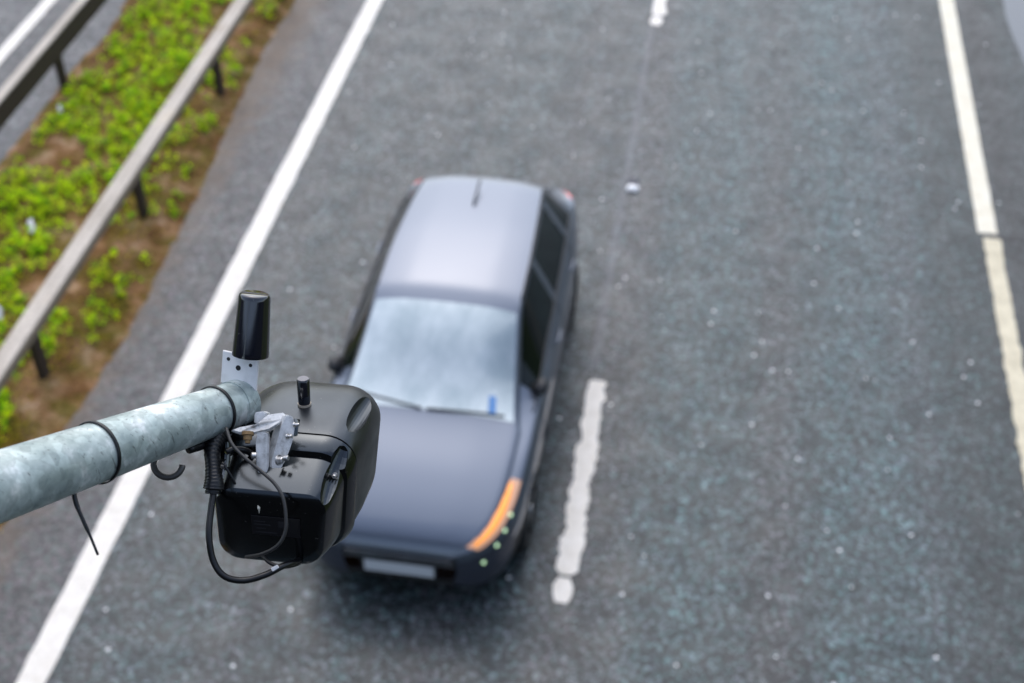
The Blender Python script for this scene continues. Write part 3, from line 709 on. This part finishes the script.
# scalloped recesses
bpy.context.view_layer.update()
def wcut(o, cutter):
    boolean(o, cutter); bpy.data.objects.remove(cutter)
wcut(rear, capsule_cut(D(-.010, .063, .036), D(.070, .070, .075), .0135))
wcut(rear, capsule_cut(D(-.010, -.063, .036), D(.070, -.070, .075), .0135))
wcut(hood, capsule_cut(D(.090, .0665, .0745), D(.186, .0805, .0775), .0120))
wcut(hood, capsule_cut(D(.090, -.0665, .0745), D(.186, -.0805, .0775), .0120))
autosharp(rear, 28); autosharp(hood, 28)
for o in (rear, hood):
    o.data.materials.clear(); o.data.materials.append(MAT['cover' if o is rear else 'hood'])
def bolt(p, d, r, h, mat, parent, name='bolt', hexa=False, washer=True):
    bm = bmesh.new(); d = d.normalized(); tube(bm, [p, p+d*h*.85, p+d*h], [r, r, r*.8], 6 if hexa else 18)
    if washer: tube(bm, [p-d*.0002, p+d*h*.25], [r*1.55]*2, 20)
    return obj(name, bm, mat, parent, smooth=False)
for s in (1, -1):
    bolt(D(.040, s*.0625, .050), -ca+ch*.3, .0022, .006, MAT['bolt'], rear, 'screw')
bm = bmesh.new(); tube(bm, [D(.150, .002, 0), D(.149, .002, 0)], .055, 40); obj('lens_window', bm, MAT['gloss'], tcam)
bm = bmesh.new(); q = [D(-.0004, x, y) for x, y in ((-.022, .017), (.032, .017), (.032, -.008), (-.022, -.008))]; prism(bm, q, ca*-.0012, .0003); lp = obj('rating_plate', bm, MAT['label'], rear, smooth=False)
bm = bmesh.new()
for x, y, w_, h_ in ((-.013, .010, .012, .0012), (-.010, .006, .018, .0012), (-.012, .001, .010, .0012), (-.006, -.004, .024, .0012), (.014, .008, .012, .008)):
    boxm(bm, D(-.0019, x, y), w_, h_, .0004, Matrix((cw_, ch, ca)).transposed())
obj('plate_print', bm, simple('faint_print', (.022, .022, .026), .5), lp, smooth=False)
# bird lime fleck
bm = bmesh.new(); tube(bm, spline([D(.0005, -.014, .030), D(-.001, -.0125, .026), D(-.001, -.0128, .020)], 4), [.0004, .0008, .0014, .0018, .0014, .001, .0008, .0005, .0003], 8); obj('white_fleck', bm, simple('bird_lime', (.7, .66, .55), .7), rear)
# knob on the sunshield
def on_top(px, py, y):      # the spot of the sunshield's top that shows there
    d = (P(px, py, 1)-CL); t = (D(0, 0, y)-CL).dot(ch)/d.dot(ch); return CL+d*t
kb = on_top(304.5, 405, .0835); kd = ch; kt = kb+kd*.0345; bm = bmesh.new(); tube(bm, [kb-kd*.012, kb+kd*.002, kt-kd*.001, kt], [.0070, .0070, .0074, .0066], 28); kn = obj('vent_knob', bm, MAT['gloss'], tcam); autosharp(kn, 50)
bm = bmesh.new(); tube(bm, [kb, kb+kd*.003], .0078, 28); obj('knob_ring', bm, simple('beige_ring', (.45, .38, .30), .5), kn, smooth=False)
bm = bmesh.new(); tube(bm, [kt-kd*.0002, kt+kd*.0006], .0060, 28); obj('knob_cap', bm, simple('knob_cap_grey', (.20, .19, .20), .5), kn, smooth=False)

# ------------------------------------------------------------ cast bracket
zb0 = 1.46
br = empty('camera_bracket', P(262, 430, zb0), 'cast aluminium tilt bracket bolted between the pole end and the black camera', 'bracket')
def zp(x, y, z=zb0): return P(230+x/6.21, 370+y/6.21, z)
lobe = [(345, 283), (372, 280), (392, 292), (403, 320), (404, 370), (392, 430), (372, 490), (345, 560), (322, 612), (298, 642), (272, 652), (256, 640), (252, 605), (262, 555), (280, 490), (300, 420), (318, 350)]
dx = V(1, 0, 0)
bm = bmesh.new(); prism(bm, [zp(x, y, 1.455) for x, y in lobe], V(-.0095, 0, -.012), .0012); o = obj('clevis_plate', bm, MAT['alu'], br); autosharp(o, 30)
lob2 = [(166, 390), (205, 385), (232, 392), (240, 430), (238, 600), (228, 635), (205, 646), (176, 636), (162, 610), (160, 450)]
bm = bmesh.new(); prism(bm, [zp(x, y, 1.45) for x, y in lob2], V(-.001, 0, -.016), .0012); o = obj('clevis_plate', bm, MAT['alu'], br); autosharp(o, 30)
fl = [(10, 372), (60, 352), (150, 342), (175, 330), (235, 275), (330, 262), (345, 275), (335, 305), (290, 335), (240, 368), (150, 385), (60, 388)]
bm = bmesh.new(); prism(bm, [zp(x, y, 1.45+(.012 if y < 330 else 0)) for x, y in fl], V(0, -.0028, -.002), .0006); o = obj('flange', bm, MAT['alu'], br); autosharp(o, 30)
bm = bmesh.new(); prism(bm, [zp(x, y, 1.462) for x, y in ((158, 262), (205, 256), (226, 268), (228, 318), (206, 334), (165, 336), (148, 325), (150, 280))], V(.002, -.001, -.015), .0012); o = obj('hex_block', bm, MAT['alu'], br); autosharp(o, 30)
bm = bmesh.new(); prism(bm, [zp(x, y, 1.482) for x, y in ((215, 280), (345, 290), (330, 345), (290, 420), (235, 620), (205, 640), (208, 400))], V(0, 0, -.012), .001); o = obj('web', bm, MAT['alu'], br); autosharp(o, 30)
bolt(zp(398, 340, 1.452), V(1, .05, .3), .0019, .006, MAT['bolt'], br)
bolt(zp(355, 412, 1.450), V(1, .05, .4), .0019, .006, MAT['bolt'], br)
bolt(zp(300, 560, 1.448), V(.9, .05, .4), .0038, .006, MAT['bolt'], br, hexa=True)
bolt(zp(338, 548, 1.445), V(.9, .05, .4), .0030, .005, MAT['bolt'], br, washer=False)
bolt(zp(160, 530, 1.447), V(-1, 0, .35), .0034, .005, MAT['bolt'], br, washer=False)
bm = bmesh.new(); p = zp(112, 385, 1.452); tube(bm, [p, p+V(0, -.0035, .001), p+V(0, -.0036, .001), p+V(0, -.0085, .002), p+V(0, -.0086, .002), p+V(0, -.012, .003)], [.0068, .0066, .0050, .0048, .0032, .0030], 14); obj('rusty_nut', bm, MAT['rust'], br, smooth=False)
# arm reaching from the bracket to the back of the camera
bm = bmesh.new(); prism(bm, [zp(x, y, 1.475) for x, y in ((250, 380), (400, 300), (420, 420), (330, 560), (260, 560))], V(.006, -.006, -.05), .001); obj('saddle', bm, MAT['cover'], br)

# ------------------------------------------------------------ cables
cb = bmesh.new(); main = spline([P(225, 432, 1.49), P(214, 446, 1.47), P(212, 466, 1.45), P(214, 487, 1.44), P(211, 510, 1.43), P(209, 535, 1.42), P(213, 560, 1.42), P(224, 576, 1.42), P(243, 580.5, 1.425), P(265, 575, 1.43), P(283, 566, 1.44), P(296, 562, 1.46), P(304, 556, 1.50)], 8)
rads = [.0042]*len(main)
for k in range(len(main)): rads[k] = .0036 if k > 26 else .0040
tube(cb, main, rads, 14)
pc_ = obj('power_cable', cb, MAT['cable']); tag(pc_, 'thick black cable looping from the taped bundle under the black camera', 'cable')
# taped bundle
cb = bmesh.new(); pts = spline([P(222, 426, 1.478), P(216, 438, 1.468), P(212, 452, 1.455), P(213, 468, 1.447), P(214, 482, 1.442), P(213, 494, 1.44)], 14)
rr = []
for k in range(len(pts)):
    t = k/(len(pts)-1); rr.append((.0098+.0018*math.sin(t*7+1)+.0005*math.sin(k*1.9)+.0007*noise.noise(Vector((k*.9, 0, 0))))*(1 if t < .92 else .75))
tube(cb, pts, rr, 18)
tp = obj('taped_bundle', cb, MAT['cable']); tag(tp, 'ribbed black tape wrapped round the cables below the pole end', 'cable wrap')
cb = bmesh.new(); s0 = onaxis(185); tube(cb, spline([onaxis(186)-pu*(rad_at(s0)+.003)+V(0, 0, .004), onaxis(200)-pu*(rad_at(s0)+.004)+V(0, 0, .004), onaxis(215)-pu*(rad_at(B)+.004)+V(0, 0, .004), P(232, 436, 1.49), P(246, 428, 1.50)], 6), .0052, 12)
o = obj('conduit', cb, MAT['cable']); tag(o, 'black conduit strapped along the underside of the pole', 'cable')
cb = bmesh.new(); pts = spline([P(226, 428, 1.45), P(232, 444, 1.44), P(244, 457, 1.435), P(262, 472, 1.43), P(275, 484, 1.425), P(283, 498, 1.42), P(286, 517, 1.418), P(285, 533, 1.418), P(277, 546, 1.42), P(262, 554, 1.43), P(246, 557, 1.45)], 8)
tube(cb, pts, .0020, 10); o = obj('signal_cable', cb, MAT['wire']); tag(o, 'thin grey cable crossing the back of the black camera', 'cable')
cb = bmesh.new(); tube(cb, spline([P(263, 556, 1.45), P(270, 563, 1.44), P(283, 567, 1.44), P(298, 564, 1.46), P(303, 558, 1.5)], 6), .0021, 8); o = obj('jumper_cable', cb, MAT['cable']); tag(o, 'short thin black cable curling at the bottom of the black camera', 'cable')
cb = bmesh.new(); p = P(275, 568, 1.425); boxm(cb, p, .008, .004, .003, RC @ Matrix.Rotation(.55, 3, 'Z'), .0005); o = obj('cable_marker', cb, MAT['plate'], pc_, smooth=False)
cb = bmesh.new(); tube(cb, spline([P(222, 462, 1.44), P(230, 474, 1.44), P(238, 489, 1.445)], 5), .0014, 8); o = obj('wire_tail', cb, MAT['cable'], tp)
cb = bmesh.new(); tube(cb, spline([P(226, 452, 1.45), P(233, 449, 1.455), P(244, 450, 1.46), P(254, 455, 1.47), P(262, 458, 1.49)], 5), .0035, 10); o = obj('short_cable', cb, MAT['cable']); tag(o, 'black cable stub running behind the bracket into the black camera', 'cable')
